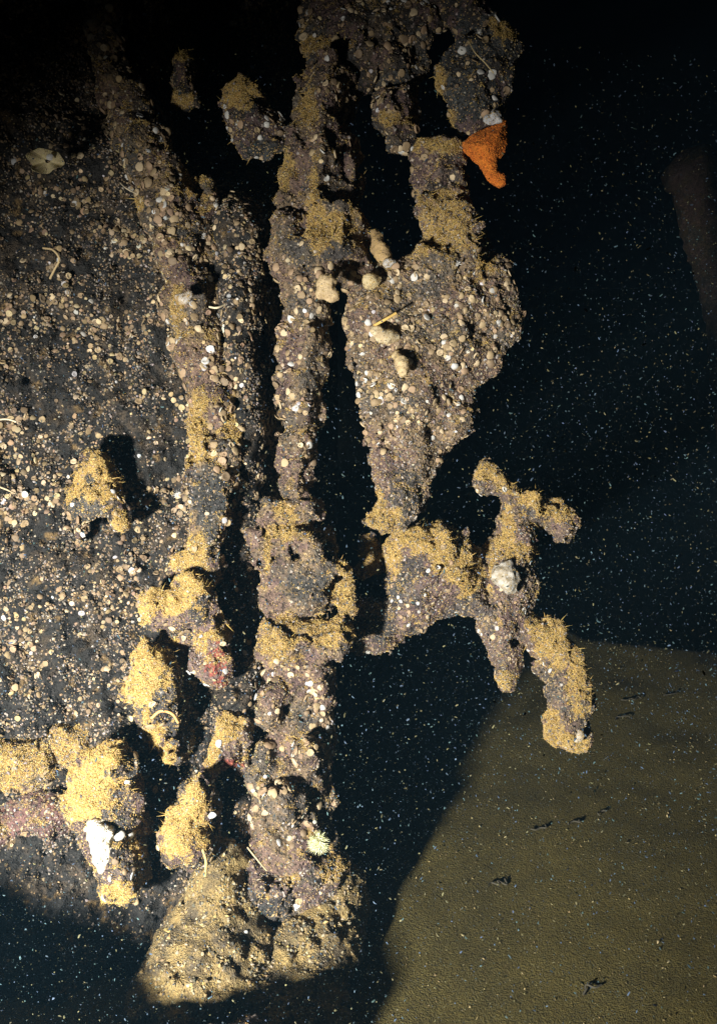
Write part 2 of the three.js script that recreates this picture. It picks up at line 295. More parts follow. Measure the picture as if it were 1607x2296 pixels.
// ───────────── the seabed ─────────────
const crestF = (x, z) => (x - 0.611) * 0.608 - (z + 2.38) * 0.794;
function groundY(x, z) {
  const f = crestF(x, z) + 0.05 * n3(x * 2.2, 0, z * 2.2);
  let y = 0.006 * n3(x * 3, 1, z * 3) + 0.0022 * n3(x * 9, 2, z * 9) + 0.0018 * m3(x * 34, 3, z * 34);
  y -= 0.6 * sstep(0, 1.5, f) ; 
  return y;
}
{
  const nx = 420, nz = 420, pos = [], tri = [], st = (t, k, s) => Math.sinh(t * k) / Math.sinh(k) * s;
  for (let j = 0; j <= nz; j++) for (let i = 0; i <= nx; i++) { const x = 0.45 + st(i / nx * 2 - 1, 4.4, 40), z = -1.75 + st(j / nz * 2 - 1, 4.4, 40); pos.push(x, groundY(x, z), z); }
  for (let j = 0; j < nz; j++) for (let i = 0; i < nx; i++) { const a = j * (nx + 1) + i, b = a + nx + 1; tri.push(a, b, a + 1, b, b + 1, a + 1); }
  const g = painted(finish(pos, tri), (x, y, z) => { const a = n3(x * 5, 7, z * 5), b = m3(x * 40, 7, z * 40), c = m3(x * 110, 7, z * 110); return mix([0.175, 0.140, 0.030], [0.125, 0.102, 0.024], cl(0.5 + 0.45 * a + 0.35 * b + 0.3 * c)); });
  const o = add(new THREE.Mesh(g, mSilt), 'seabed'); tag(o, 'flat olive brown silty seabed beside the wreck', 'seabed', null, 'structure');
  // loose grit on the mud
  const list = []; for (let i = 0; i < 5000; i++) { const x = -0.2 + R() * 1.6, z = -0.9 - R() * 1.6, r = 0.0006 + R() * R() * 0.0016; list.push({ p: new THREE.Vector3(x, groundY(x, z) + r * 0.3, z), q: upright(Y, 2), s: new THREE.Vector3(r, r * 0.6, r * (1 + R())), c: vary([[0.22, 0.17, 0.07], [0.11, 0.09, 0.04], [0.28, 0.23, 0.11]][i % 3], 0.3) }); }
  tag(instanced('seabed_grit', crumb, list, scene), 'fine grit lying on the olive seabed', 'grit');
}
const onGround = (px, py) => { let lo = 0.8, hi = 6; for (let i = 0; i < 40; i++) { const m = (lo + hi) / 2, p = at(px, py, m); p.y > groundY(p.x, p.z) ? lo = m : hi = m; } return at(px, py, lo); };

// ───────────── the hull plating behind everything ─────────────
{
  const t = tag(add(new THREE.Group(), 'hull_plating'), 'dark iron hull plating covered with round shells', 'hull');
  const step = 5.5, x0 = -260, x1 = 760, y0 = -420, y1 = 2520, nx = Math.round((x1 - x0) / step), ny = Math.round((y1 - y0) / step), pos = [], tri = [];
  const dep = (px, py) => {
    let d = 1.45 + 0.07 * (px / 620) + 0.07 * (1 - py / 1148);
    if (px > 540) d += Math.pow((px - 540) / 120, 2) * 0.22;
    d += 0.10 * sstep(380, 150, py) * sstep(-50, 300, px) + 0.34 * sstep(470, 260, py) * sstep(330, 450, px);
    d -= 0.06 * sstep(440, 520, px) * sstep(650, 585, px) * sstep(400, 520, py) * sstep(1200, 1000, py);
    d -= 0.05 * sstep(1700, 2400, py) * sstep(420, 100, px);
    return d;
  };
  for (let j = 0; j <= ny; j++) for (let i = 0; i <= nx; i++) {
    const px = x0 + i * step, py = y0 + j * step, d0 = dep(px, py), p = at(px, py, d0);
    const n = 0.016 * n3(p.x * 9, p.y * 9, 1) + 0.008 * n3(p.x * 26, p.y * 26, 4) + 0.0045 * n3(p.x * 62, p.y * 62, 8) + 0.0025 * m3(p.x * 130, p.y * 130, 3);
    const q = at(px, py, d0 - n); pos.push(q.x, q.y, q.z);
  }
  for (let j = 0; j < ny; j++) for (let i = 0; i < nx; i++) { const a = j * (nx + 1) + i, b = a + nx + 1; tri.push(a, b, a + 1, b, b + 1, a + 1); }
  const dark = spots([[60, 2150, 420, 300], [330, 1010, 110, 100], [120, 900, 60, 90], [60, 560, 70, 60]]);
  const g = painted(finish(pos, tri), (x, y, z, a, b) => {
    toPx(x, y, z); const u = n3(x * 11, y * 11, z * 11), v = m3(x * 48, y * 48, z * 48), w = m3(x * 22, y * 22 + 5, z * 22);
    let c = mix([0.055, 0.057, 0.057], [0.17, 0.135, 0.095], sstep(0.05, 0.55, u * 0.6 + v * 0.6));
    if (w + 0.4 * v > 0.78) c = [0.42, 0.29, 0.13];
    return c;
  });
  add(new THREE.Mesh(g, mCrust), 'plate', t);
  const inView = (px, py) => (px > -60 && px < 700 && py > -60 && py < 2330 ? 1 : 0);
  shells(t, g, 9500, (p, n, px, py) => inView(px, py) * (dark(px, py) > 0.55 ? 0.08 : 1) * cl(0.42 + 0.9 * n3(p.x * 8, p.y * 8, p.z * 8) + 0.5 * m3(p.x * 30, p.y * 30, p.z * 30)) * (py > 1500 ? 0.3 : py > 1150 ? 0.7 : py < 420 && px < 230 ? 0.3 : 1), { size: [0.0017, 0.0056], white: 0.05 });
  crumbs(t, g, 62000, (p, n, px, py) => inView(px, py) * (dark(px, py) > 0.6 ? 0.3 : 1) * cl(0.55 + 0.8 * m3(p.x * 20, p.y * 20, p.z * 20)), CRUMBS);
  silt(t, g, 2600, (p, n, px, py) => inView(px, py) * (n3(p.x * 14, p.y * 14, p.z * 14 + 3) > 0.5 ? 1 : 0.02) * (n.y > -0.1 ? 1 : 0.2));
}
console.log('hull');

// ───────────── the posts and fittings ─────────────
encrusted('stern_post', 'tall leaning shell covered iron post standing against the hull', 'post', [
  pill([[222, -120, 1.60, 30], [232, 60, 1.59, 32], [262, 190, 1.56, 42], [325, 330, 1.53, 54], [372, 450, 1.51, 58], [402, 560, 1.51, 54], [425, 680, 1.50, 54], [450, 790, 1.495, 54], [478, 900, 1.485, 50], [490, 1000, 1.47, 52], [470, 1090, 1.46, 52], [472, 1180, 1.46, 38], [452, 1290, 1.46, 40]]),
  pill([[450, 440, 1.55, 40], [478, 650, 1.53, 40], [520, 850, 1.51, 34], [540, 990, 1.50, 26], [500, 1150, 1.50, 24]]),
  pill([[415, 1030, 1.44, 12], [425, 1060, 1.43, 10]]),
], { h: 0.0045, base: [0.56, 0.41, 0.24], alt: [0.2, 0.155, 0.115], silt: [[425, 400, 34, 40], [312, 458, 14, 20], [440, 1010, 40, 26], [430, 1250, 40, 60, 0.2], [440, 950, 26, 60], [398, 690, 20, 50], [520, 940, 18, 40], [540, 980, 24, 14]], slate: [[465, 1110, 50, 80], [470, 1210, 30, 50]], shells: 900, silts: 5200, crumbs: 5200, shellOpt: { size: [0.0032, 0.0072], single: 260 } });

encrusted('pipe_flange', 'knobbly silt covered flange at the foot of the leaning post', 'fitting', [
  slab([[305, 1345], [330, 1322], [380, 1312], [420, 1285], [470, 1300], [486, 1340], [470, 1400], [430, 1425], [390, 1430], [360, 1405], [318, 1395]], 1.42, 0.045, { rise: 0.9 }),
  pill([[420, 1360, 1.46, 44], [405, 1450, 1.46, 40], [400, 1560, 1.46, 26]]),
], { base: MAUVE, alt: IRON, silt: [[370, 1345, 62, 36], [440, 1290, 40, 40], [330, 1370, 24, 30]], slate: [[450, 1370, 30, 40]], silts: 3800, crumbs: 900, shells: 26, shellOpt: { single: 60 } });

encrusted('valve_stub', 'short stub with a red sponge patch below the knobbly flange', 'fitting', [
  pill([[480, 1395, 1.45, 28], [478, 1440, 1.44, 36], [480, 1495, 1.43, 38], [490, 1530, 1.44, 22]]),
  ring(446, 1480, 1.43, 26, 5, 1, 0.2, 0.7), pill([[520, 1470, 1.50, 20], [540, 1560, 1.52, 18], [520, 1640, 1.5, 20]]),
], { base: MAUVE, alt: PURPLE, silt: [[480, 1400, 40, 34], [452, 1430, 16, 30]], red: [[490, 1478, 38, 46], [500, 1535, 28, 18]], silts: 1200, crumbs: 900, shells: 24, shellOpt: { single: 60, white: 0.4, size: [0.003, 0.005] } });

encrusted('silted_knob', 'rounded silt covered knob hanging beside the red patched stub', 'fitting', [
  slab([[275, 1540], [290, 1470], [330, 1440], [372, 1450], [405, 1500], [406, 1560], [385, 1590], [390, 1640], [400, 1700], [372, 1722], [352, 1690], [330, 1670], [296, 1640], [300, 1600], [280, 1570]], 1.40, 0.05, { rise: 1 }),
  pill([[380, 1560, 1.45, 36], [400, 1640, 1.46, 34], [390, 1700, 1.43, 24]]),
], { base: [0.30, 0.27, 0.25], alt: SLATE, silt: [[335, 1500, 58, 56], [305, 1550, 34, 40], [340, 1648, 30, 24], [378, 1690, 20, 24], [330, 1610, 14, 30]], slate: [[350, 1600, 40, 24], [390, 1620, 24, 60]], silts: 4200, crumbs: 700, shells: 14, ledge: 0.6, shellOpt: { single: 60, white: 0.4 } });

encrusted('large_silted_lump', 'large bright lump of silted machinery bearing the white sponge', 'fitting', [
  slab([[148, 1800], [160, 1745], [195, 1700], [230, 1660], [270, 1650], [300, 1668], [300, 1720], [312, 1790], [305, 1870], [318, 1950], [322, 2010], [280, 2030], [222, 2030], [220, 1975], [198, 1940], [172, 1880], [150, 1840]], 1.35, 0.055, { rise: 1.1 }),
  pill([[270, 1740, 1.40, 44], [290, 1850, 1.40, 44], [300, 1960, 1.40, 30]]),
], { base: [0.26, 0.21, 0.19], alt: IRON, silt: [[205, 1770, 62, 74, 0.4], [240, 1690, 50, 34, -0.5], [180, 1810, 30, 40], [262, 2000, 44, 26], [310, 1900, 16, 22]], silts: 6200, crumbs: 1200, shells: 30, ledge: 0.5, shellOpt: { single: 60, white: 0.3 } });

encrusted('wedge_fitting', 'wedge shaped silt covered lump between two dark gaps', 'fitting', [
  slab([[348, 1890], [365, 1850], [395, 1800], [420, 1755], [448, 1742], [472, 1780], [470, 1830], [455, 1860], [470, 1910], [455, 1945], [410, 1955], [380, 1950], [352, 1915]], 1.39, 0.05, { rise: 1 }),
  pill([[450, 1800, 1.45, 40], [440, 1900, 1.45, 44], [480, 1960, 1.47, 36]]),
], { base: [0.30, 0.24, 0.19], alt: IRON, silt: [[410, 1850, 48, 80, 0.4], [440, 1790, 30, 46], [445, 1850, 24, 50]], silts: 4600, crumbs: 700, shells: 16, ledge: 0.5, shellOpt: { single: 60, white: 0.4 } });

encrusted('capped_fitting', 'stubby fitting with pink and white crust beside the lower shaft', 'fitting', [
  pill([[500, 1690, 1.46, 34], [525, 1640, 1.47, 38], [540, 1700, 1.47, 34]]), pill([[545, 1690, 1.50, 30], [575, 1640, 1.54, 34]]),
  pill([[470, 1720, 1.45, 10], [462, 1745, 1.45, 6]]),
], { base: MAUVE, alt: PURPLE, silt: [[500, 1645, 40, 28, -0.5], [475, 1690, 20, 34], [520, 1620, 26, 16]], red: [[520, 1712, 40, 10]], silts: 1400, crumbs: 700, shells: 20, shellOpt: { single: 60, white: 0.7, size: [0.0032, 0.0062] } });

const post = encrusted('rudder_post', 'upright encrusted rudder post with brackets and stacked collars', 'post', [
  prism([735, 150, 1.60], [712, 330, 1.56], 44, 52, 40, 48, 0.8), prism([712, 300, 1.555], [712, 500, 1.53], 58, 66, 52, 60, 0.8),
  pill([[660, 300, 1.54, 16], [650, 420, 1.53, 20], [642, 480, 1.52, 20]]), pill([[775, 330, 1.57, 26], [790, 400, 1.57, 22], [785, 470, 1.56, 20]]),
  prism([745, 478, 1.51], [742, 585, 1.50], 60, 64, 56, 60, 0.5), prism([655, 480, 1.515], [655, 600, 1.51], 34, 36, 40, 40, 0.7),
  pill([[690, 600, 1.50, 58], [690, 690, 1.50, 52]]), prism([688, 660, 1.50], [658, 1135, 1.50], 46, 30, 44, 34, 0.55),
  pill([[730, 560, 1.49, 50], [790, 610, 1.52, 34], [830, 625, 1.54, 26]]),
  prism([662, 1122, 1.50], [662, 1164, 1.50], 58, 64, 56, 58, 0.3, 0.006), prism([652, 1188, 1.50], [655, 1246, 1.50], 80, 70, 70, 62, 0.3, 0.006), pill([[655, 1160, 1.51, 40], [655, 1260, 1.51, 40]]),
  prism([668, 1248, 1.50], [670, 1368, 1.50], 74, 80, 66, 66, 0.35, 0.01), ring(752, 1305, 1.47, 34, 13, 0.25, 0.25, 1), pill([[770, 1330, 1.48, 24], [790, 1380, 1.49, 22]]),
  slab([[570, 1478], [592, 1390], [630, 1378], [700, 1385], [770, 1370], [802, 1400], [795, 1450], [740, 1480], [690, 1500], [600, 1500]], 1.47, 0.055, { rise: 0.8, ty: -0.03 }),
  pill([[665, 1480, 1.52, 72], [672, 1600, 1.52, 62], [668, 1660, 1.52, 66], [648, 1760, 1.51, 84], [645, 1930, 1.50, 112]]), ball(612, 1590, 1.48, 34, 60), prism([712, 1480, 1.49], [722, 1560, 1.49], 16, 14, 26, 20, 0.5), ball(690, 1690, 1.46, 34, 40), ball(590, 1720, 1.48, 40, 56), ball(640, 1800, 1.43, 50, 36), pill([[735, 1500, 1.52, 18], [730, 1640, 1.52, 16], [725, 1800, 1.5, 24]]),
], { h: 0.0045, holes: [ring(658, 1176, 1.50, 78, 9, 0, 1, 0.1), ring(660, 1252, 1.50, 80, 9, 0, 1, 0.1), ring(690, 1376, 1.50, 92, 8, 0, 1, 0.1), ring(655, 476, 1.515, 48, 6, 0, 1, 0.1), ring(742, 592, 1.50, 74, 6, 0, 1, 0.1)], base: [0.50, 0.375, 0.245], alt: [0.24, 0.185, 0.15], dark: -0.15, silt: [[742, 510, 70, 40, 0.1], [705, 420, 10, 60], [706, 480, 20, 60], [690, 240, 20, 50], [640, 1150, 34, 22], [640, 1190, 54, 18], [775, 1290, 24, 60], [775, 1340, 30, 40], [625, 1430, 56, 56], [740, 1410, 66, 34], [712, 510, 24, 60], [600, 1230, 8, 60], [640, 380, 20, 50]], slate: [[740, 560, 60, 34], [690, 1320, 60, 40]], shells: 620, shellSpots: [[690, 700, 80, 130], [660, 900, 60, 160], [670, 1620, 90, 150], [640, 1780, 110, 90], [760, 260, 70, 120], [740, 610, 110, 60]], silts: 6500, crumbs: 9000, shellOpt: { size: [0.003, 0.0074], single: 300, white: 0.12 } });

encrusted('rudder', 'broad shell covered blade tapering down beside the rudder post', 'blade', [
  slab([[935, 445], [985, 436], [1040, 452], [1072, 505], [1098, 560], [1140, 592], [1165, 650], [1166, 740], [1140, 775], [1118, 835], [1062, 872], [1052, 962], [1002, 990], [972, 1060], [955, 1140], [900, 1185], [862, 1205], [818, 1172], [846, 1110], [830, 1000], [808, 900], [786, 800], [776, 700], [790, 625], [850, 605], [905, 595], [945, 545]], 1.56, 0.05, { rise: 0.5, edge: 0.012, tx: 0.012 }),
  pill([[830, 625, 1.54, 26], [900, 610, 1.53, 26], [960, 590, 1.53, 30], [1060, 600, 1.54, 28]]), pill([[1020, 960, 1.55, 26], [1035, 930, 1.55, 24]]), pill([[1000, 480, 1.56, 46], [1040, 540, 1.55, 44]]),
], { base: [0.56, 0.42, 0.27], alt: [0.31, 0.235, 0.175], dark: -0.15, silt: [[1000, 510, 72, 74, 0.5], [940, 560, 30, 26], [1085, 580, 24, 40], [838, 1140, 24, 50], [870, 1170, 40, 30]], slate: [[915, 1120, 50, 90]], shells: 820, shellSpots: [[950, 730, 210, 190], [1120, 680, 60, 120], [920, 900, 130, 120]], silts: 4200, crumbs: 9500, shellOpt: { size: [0.0026, 0.0066], single: 300, white: 0.12 } });

encrusted('upper_bracket', 'dark bracket at the top with hanging shell covered lobes', 'bracket', [
  slab([[690, -90], [1060, -90], [1030, 30], [960, 110], [935, 240], [930, 345], [885, 345], [848, 270], [838, 200], [800, 215], [768, 330], [712, 330], [684, 230], [700, 160], [672, 90]], 1.64, 0.06, { rise: 0.7, ty: -0.02 }), pill([[880, 230, 1.60, 34], [880, 260, 1.58, 36], [900, 320, 1.58, 28]]),
], { base: [0.22, 0.175, 0.13], alt: IRON, dark: 0.15, silt: [[690, 200, 16, 30], [868, 262, 26, 20], [920, 270, 20, 14], [700, 100, 40, 30]], shells: 300, silts: 1300, crumbs: 2600, shellOpt: { size: [0.0035, 0.008], single: 220, white: 0.14 } });
encrusted('hanging_fin', 'dark shell dotted blade tip hanging above the orange sponge', 'blade', [
  slab([[975, 150], [1020, 110], [1080, 60], [1110, 36], [1152, 60], [1160, 120], [1140, 190], [1128, 285], [1062, 322], [1022, 295], [1000, 240], [972, 190]], 1.60, 0.05, { rise: 0.7 }), pill([[1000, -60, 1.66, 50], [1060, 60, 1.64, 50]]),
], { base: SLATE, alt: IRON, silt: [[1130, 60, 30, 30], [985, 190, 14, 40], [1010, 270, 12, 22]], shells: 70, silts: 900, crumbs: 900, ledge: 0.4, shellOpt: { single: 90, white: 0.35 } });
encrusted('blade_cap', 'small dark block with a silted top above the broad blade', 'block', [
  prism([978, 325, 1.60], [985, 425, 1.60], 56, 60, 44, 46, 0.3, 0.012), pill([[985, 420, 1.59, 40], [1000, 450, 1.58, 44]]),
], { base: PURPLE, alt: [0.14, 0.12, 0.11], silt: [[985, 328, 60, 18], [990, 436, 60, 12]], shells: 16, silts: 1000, crumbs: 900, shellOpt: { single: 40 } });
encrusted('silt_capped_lobe', 'dark lobe with a silt cap and pale shells in upper shadow', 'fitting', [
  slab([[497, 240], [505, 190], [535, 165], [575, 185], [600, 230], [640, 290], [648, 335], [610, 350], [560, 345], [520, 320], [508, 270]], 1.55, 0.045, { rise: 0.9 }), pill([[600, 330, 1.57, 16], [660, 335, 1.57, 12], [700, 340, 1.57, 10]]),
], { base: SLATE, alt: IRON, silt: [[530, 205, 34, 46, -0.3], [570, 200, 30, 20]], shells: 44, silts: 1300, crumbs: 500, ledge: 0.3, shellOpt: { single: 60, white: 0.6, size: [0.004, 0.007] } });
encrusted('bracket_stub', 'small dark stub with two silted edges on the upper hull', 'fitting', [
  slab([[386, 135], [400, 108], [438, 104], [440, 160], [436, 235], [410, 248], [388, 240], [392, 180]], 1.60, 0.04, { rise: 0.9 }),
], { base: IRON, alt: IRON, silt: [[412, 120, 34, 16], [412, 225, 24, 20]], shells: 6, silts: 700, crumbs: 200, ledge: 0.3, shellOpt: { single: 20 } });
encrusted('hull_boss', 'round boss with a silted top standing out of the hull', 'boss', [
  slab([[152, 1100], [170, 1050], [196, 1010], [225, 1006], [252, 1035], [275, 1085], [288, 1130], [290, 1190], [262, 1190], [240, 1160], [200, 1170], [178, 1215], [160, 1180], [158, 1130]], 1.43, 0.055, { rise: 1 }), pill([[262, 1150, 1.41, 12], [282, 1182, 1.41, 12]]),
], { base: [0.24, 0.2, 0.16], alt: IRON, silt: [[222, 1040, 36, 34], [236, 1090, 48, 44, 0.5], [176, 1080, 16, 50, 0.4], [268, 1165, 18, 26]], shells: 36, silts: 2600, crumbs: 500, ledge: 0.4, shellOpt: { single: 40, white: 0.2 } });
encrusted('hull_stud', 'small pale knob on the hull beside the knobbly flange', 'fitting', [pill([[398, 1275, 1.48, 24], [410, 1260, 1.47, 20]])], { base: PURPLE, alt: IRON, silt: [[398, 1262, 22, 16]], silts: 380, crumbs: 100 });
encrusted('scallop_mound', 'low silted mound in shade between the two tall posts', 'fitting', [ball(543, 712, 1.62, 44, 34, 30)], { base: BROWN, alt: [0.2, 0.18, 0.13], silt: [[543, 695, 40, 20, -0.4]], silts: 500, crumbs: 250 });

// pipe work at the right
encrusted('pipe_elbow', 'thick silt topped pipe elbow joining the blade foot to the clamp', 'pipe', [
  slab([[858, 1245], [876, 1196], [930, 1160], [990, 1168], [1040, 1200], [1088, 1240], [1092, 1370], [1045, 1382], [1000, 1372], [950, 1415], [900, 1425], [876, 1370], [866, 1310]], 1.57, 0.065, { rise: 1 }),
  pill([[975, 1290, 1.53, 22], [1000, 1220, 1.53, 14], [985, 1330, 1.54, 14]]),
  pill([[825, 1215, 1.58, 18], [835, 1260, 1.58, 20], [812, 1285, 1.58, 16]]), pill([[770, 1400, 1.58, 40], [840, 1385, 1.60, 42], [920, 1375, 1.60, 50]]), pill([[800, 1440, 1.60, 26], [880, 1430, 1.62, 22]]),
], { base: MAUVE, alt: [0.15, 0.125, 0.125], silt: [[935, 1205, 80, 42, 0.2], [1040, 1280, 40, 60], [880, 1250, 26, 40], [825, 1250, 30, 50], [1000, 1240, 40, 50]], slate: [[920, 1275, 42, 34]], shells: 90, silts: 4600, crumbs: 2600, ledge: 0.7, shellOpt: { single: 120, white: 0.35, size: [0.003, 0.0055] } });
encrusted('pipe_clamp', 'lumpy iron clamp body with a ragged lower tip', 'clamp', [
  slab([[1072, 1245], [1110, 1208], [1160, 1200], [1206, 1214], [1208, 1280], [1196, 1340], [1182, 1410], [1166, 1462], [1166, 1505], [1148, 1520], [1146, 1542], [1126, 1536], [1108, 1520], [1094, 1478], [1074, 1430], [1062, 1370], [1062, 1300]], 1.60, 0.06, { rise: 1 }),
], { base: MAUVE, alt: PURPLE, dark: -0.2, silt: [[1110, 1230, 50, 34], [1070, 1300, 30, 60], [1180, 1240, 30, 20], [1130, 1525, 26, 18]], shells: 60, silts: 2600, crumbs: 2600, ledge: 0.4, holes: [pill([[1150, 1441, 1.50, 14], [1153, 1440, 1.60, 12]])], shellOpt: { single: 90, white: 0.35, size: [0.003, 0.005] } });
encrusted('tee_pipe', 'tee shaped silted arm rising from the clamp', 'arm', [
  pill([[1128, 1245, 1.61, 44], [1150, 1195, 1.61, 42], [1174, 1140, 1.61, 40]]),
  pill([[1092, 1062, 1.60, 24], [1100, 1085, 1.60, 28], [1150, 1118, 1.61, 26], [1215, 1148, 1.62, 32], [1258, 1168, 1.62, 34], [1262, 1190, 1.62, 24]]), pill([[1285, 1180, 1.62, 9], [1286, 1192, 1.62, 7]]),
], { base: [0.40, 0.31, 0.24], alt: PURPLE, silt: [[1180, 1112, 110, 20, 0.5], [1085, 1055, 30, 20], [1140, 1180, 14, 50], [1230, 1140, 50, 24, 0.4], [1130, 1230, 40, 20]], shells: 20, silts: 3400, crumbs: 1500, ledge: 1.1, shellOpt: { single: 40, white: 0.4, size: [0.003, 0.005] } });
encrusted('clamp_hook', 'curved silt covered hook arm reaching down over bare seabed', 'hook', [
  pill([[1180, 1402, 1.60, 36], [1225, 1432, 1.60, 40], [1266, 1490, 1.60, 42], [1274, 1560, 1.60, 46], [1268, 1625, 1.60, 46], [1282, 1660, 1.60, 28]]), pill([[1222, 1500, 1.62, 18], [1212, 1490, 1.62, 14]]),
  ring(1296, 1655, 1.585, 22, 7, 0.2, 0.1, 1),
], { base: [0.40, 0.31, 0.25], alt: PURPLE, silt: [[1250, 1440, 70, 50, 0.8], [1300, 1520, 30, 80], [1240, 1640, 24, 50], [1285, 1670, 40, 24]], shells: 24, silts: 4200, crumbs: 1800, shellOpt: { single: 40, white: 0.5, size: [0.003, 0.005] } });

// the foot of the wreck
encrusted('shaft_foot', 'broad crumbling foot of the rudder post resting in silt', 'foot', [
  slab([[442, 2010], [470, 1940], [510, 1855], [560, 1880], [640, 1900], [700, 1880], [772, 1915], [784, 1960], [770, 2010], [700, 2060], [640, 2110], [560, 2105], [490, 2080]], 1.47, 0.085, { rise: 0.9, ty: -0.02 }), pill([[640, 1900, 1.50, 90], [640, 2000, 1.49, 100]]),
], { h: 0.005, base: [0.30, 0.25, 0.2], alt: [0.15, 0.14, 0.13], silt: [[505, 1920, 50, 80, 0.4], [480, 2010, 50, 70], [650, 1950, 20, 40], [750, 1950, 30, 40, 0.4], [560, 1890, 30, 20]], slate: [[600, 2030, 70, 40]], shells: 50, silts: 3000, crumbs: 3400, ledge: 0.2, shellOpt: { single: 60, white: 0.2, size: [0.003, 0.006] } });
{
  const mound = (px, py, a, b, c, dy = 0) => { const o = onGround(px, py), m = Math.min(a, b, c); return { f: (x, y, z) => { const X = (x - o.x) / a, Y0 = (y - o.y - dy) / b, Z = (z - o.z) / c, k = Math.hypot(X, Y0, Z); return k < 1e-6 ? -m : (k - 1) * k / Math.hypot(X / a, Y0 / b, Z / c); }, box: new THREE.Box3().setFromCenterAndSize(o.clone().setY(o.y + dy), new THREE.Vector3(2 * a, 2 * b, 2 * c)) }; };
  const banks = [
    ['silt bank sloping out in front of the crumbling foot', [mound(480, 2200, 0.10, 0.10, 0.12), mound(505, 2110, 0.065, 0.16, 0.09), mound(430, 2265, 0.09, 0.055, 0.08)]],
    ['silt ridge curving round the shaded side of the foot', [mound(700, 2140, 0.075, 0.075, 0.09), mound(765, 2070, 0.04, 0.11, 0.07), mound(640, 2210, 0.08, 0.06, 0.06)]],
    ['low silt hump between the bank and the ridge', [mound(590, 2230, 0.12, 0.055, 0.09), mound(560, 2300, 0.14, 0.035, 0.08)]],
  ];
  for (const [label, prims] of banks) {
    const g = painted(bodyOf(prims, { h: 0.005, rough: 0.75, k: 0.03 }), (x, y, z) => mix([0.44, 0.32, 0.125], [0.15, 0.12, 0.075], cl(0.38 + 0.8 * n3(x * 18, y * 18, z * 18) + 0.4 * m3(x * 80, y * 80, z * 80))));
    const t = tag(add(new THREE.Group(), 'silt_bank'), label, 'silt bank', 'banks of silt round the foot');
    add(new THREE.Mesh(g, mSilt), 'silt', t); crumbs(t, g, 5200, (p) => cl(0.6 + 0.8 * m3(p.x * 25, p.y * 25, p.z * 25)), [[0.34, 0.25, 0.10], [0.22, 0.165, 0.08], [0.08, 0.075, 0.06], [0.3, 0.26, 0.17]], [0.0008, 0.0042]); shells(t, g, 26, () => 1, { size: [0.002, 0.005], single: 40 });
  }
  const rocks = [
    ['rounded silty boulder at the edge of the view below the hull', [[30, 1715, 1.42, 95, 66, 60], [-50, 1725, 1.44, 90, 60, 60]], [0.40, 0.31, 0.18]],
    ['smaller silty boulder beside the large bright lump', [[150, 1675, 1.45, 58, 50, 50], [190, 1650, 1.47, 40, 40, 40]], [0.40, 0.31, 0.17]],
    ['low reddish crusted boulder under the two silty boulders', [[70, 1840, 1.42, 110, 70, 50], [-20, 1850, 1.42, 90, 60, 50]], [0.40, 0.19, 0.15]],
  ];
  for (const [label, b, col] of rocks) encrusted('boulder', label, 'boulder', b.map((q) => ball(...q)), { h: 0.005, base: col, alt: mix(col, IRON, 0.5), silt: col[1] > 0.25 ? [[b[0][0], b[0][1], b[0][3], b[0][4]]] : [], silts: col[1] > 0.25 ? 2200 : 300, crumbs: 1800, shells: 14, group: 'boulders below the hull' });
}
// a fallen frame lying just below the picture, between the strobe and the foot of the wreck
{
  const W3 = (x, y, z, r) => { toPx(x, y, z); return [pr[0], pr[1], pr[2], r / (KPX * pr[2])]; };
  encrusted('fallen_frame', 'crusted fallen frame sloping to the mud just below the view', 'frame', [pill([W3(-0.95, 0.26, -0.72, 0.08), W3(-0.62, 0.19, -0.76, 0.08), W3(-0.38, 0.065, -0.84, 0.07), W3(-0.13, 0.035, -0.96, 0.065)]), pill([W3(-0.80, 0.05, -0.74, 0.14), W3(-0.55, 0.03, -0.78, 0.14)])], { h: 0.007, base: PURPLE, alt: IRON, crumbs: 1500, silts: 800, shells: 40, shellOpt: { single: 0 } });
}
console.log('wreck');

// ───────────── animals and growths ─────────────
{
  const t = tag(add(new THREE.Group(), 'orange_sponge'), 'bright orange sponge with a drooping spout on the blade tip', 'sponge');
  const g = painted(bodyOf([slab([[1036, 322], [1060, 298], [1098, 284], [1134, 272], [1134, 318], [1124, 346], [1104, 366], [1082, 366], [1056, 354], [1040, 340]], 1.565, 0.045, { rise: 1.3, edge: 0.01 }), pill([[1090, 345, 1.555, 22], [1097, 374, 1.55, 14], [1106, 394, 1.55, 13], [1118, 405, 1.55, 15]])], { h: 0.003, rough: 0.3 }), (x, y, z) => mix([1.0, 0.30, 0.03], [0.85, 0.21, 0.02], cl(0.5 + m3(x * 90, y * 90, z * 90))));
  add(new THREE.Mesh(g, mSilt), 'sponge_body', t);
  crumbs(t, g, 1500, () => 1, [[0.7, 0.2, 0.02], [0.8, 0.26, 0.03], [0.6, 0.16, 0.015]], [0.0006, 0.0014]);
}
{
  const t = tag(add(new THREE.Group(), 'white_sponge'), 'chalk white sponge on the large bright lump', 'sponge');
  const g = painted(bodyOf([slab([[190, 1836], [215, 1830], [245, 1845], [262, 1850], [258, 1890], [245, 1930], [222, 1950], [206, 1930], [200, 1890]], 1.32, 0.04, { rise: 1.2 }), ball(238, 1868, 1.30, 22, 26, 16), ball(214, 1850, 1.305, 18, 14, 14)], { h: 0.003, rough: 0.8 }), (x, y, z) => mix([0.80, 0.76, 0.64], [0.56, 0.46, 0.27], cl(m3(x * 60, y * 60, z * 60) + 0.6 * n3(x * 190, y * 190, z * 190) + 0.1)));
  add(new THREE.Mesh(g, new THREE.MeshStandardMaterial({ vertexColors: true, roughness: 0.9, bumpMap: siltBump, bumpScale: 0.003 })), 'sponge_body', t);
}
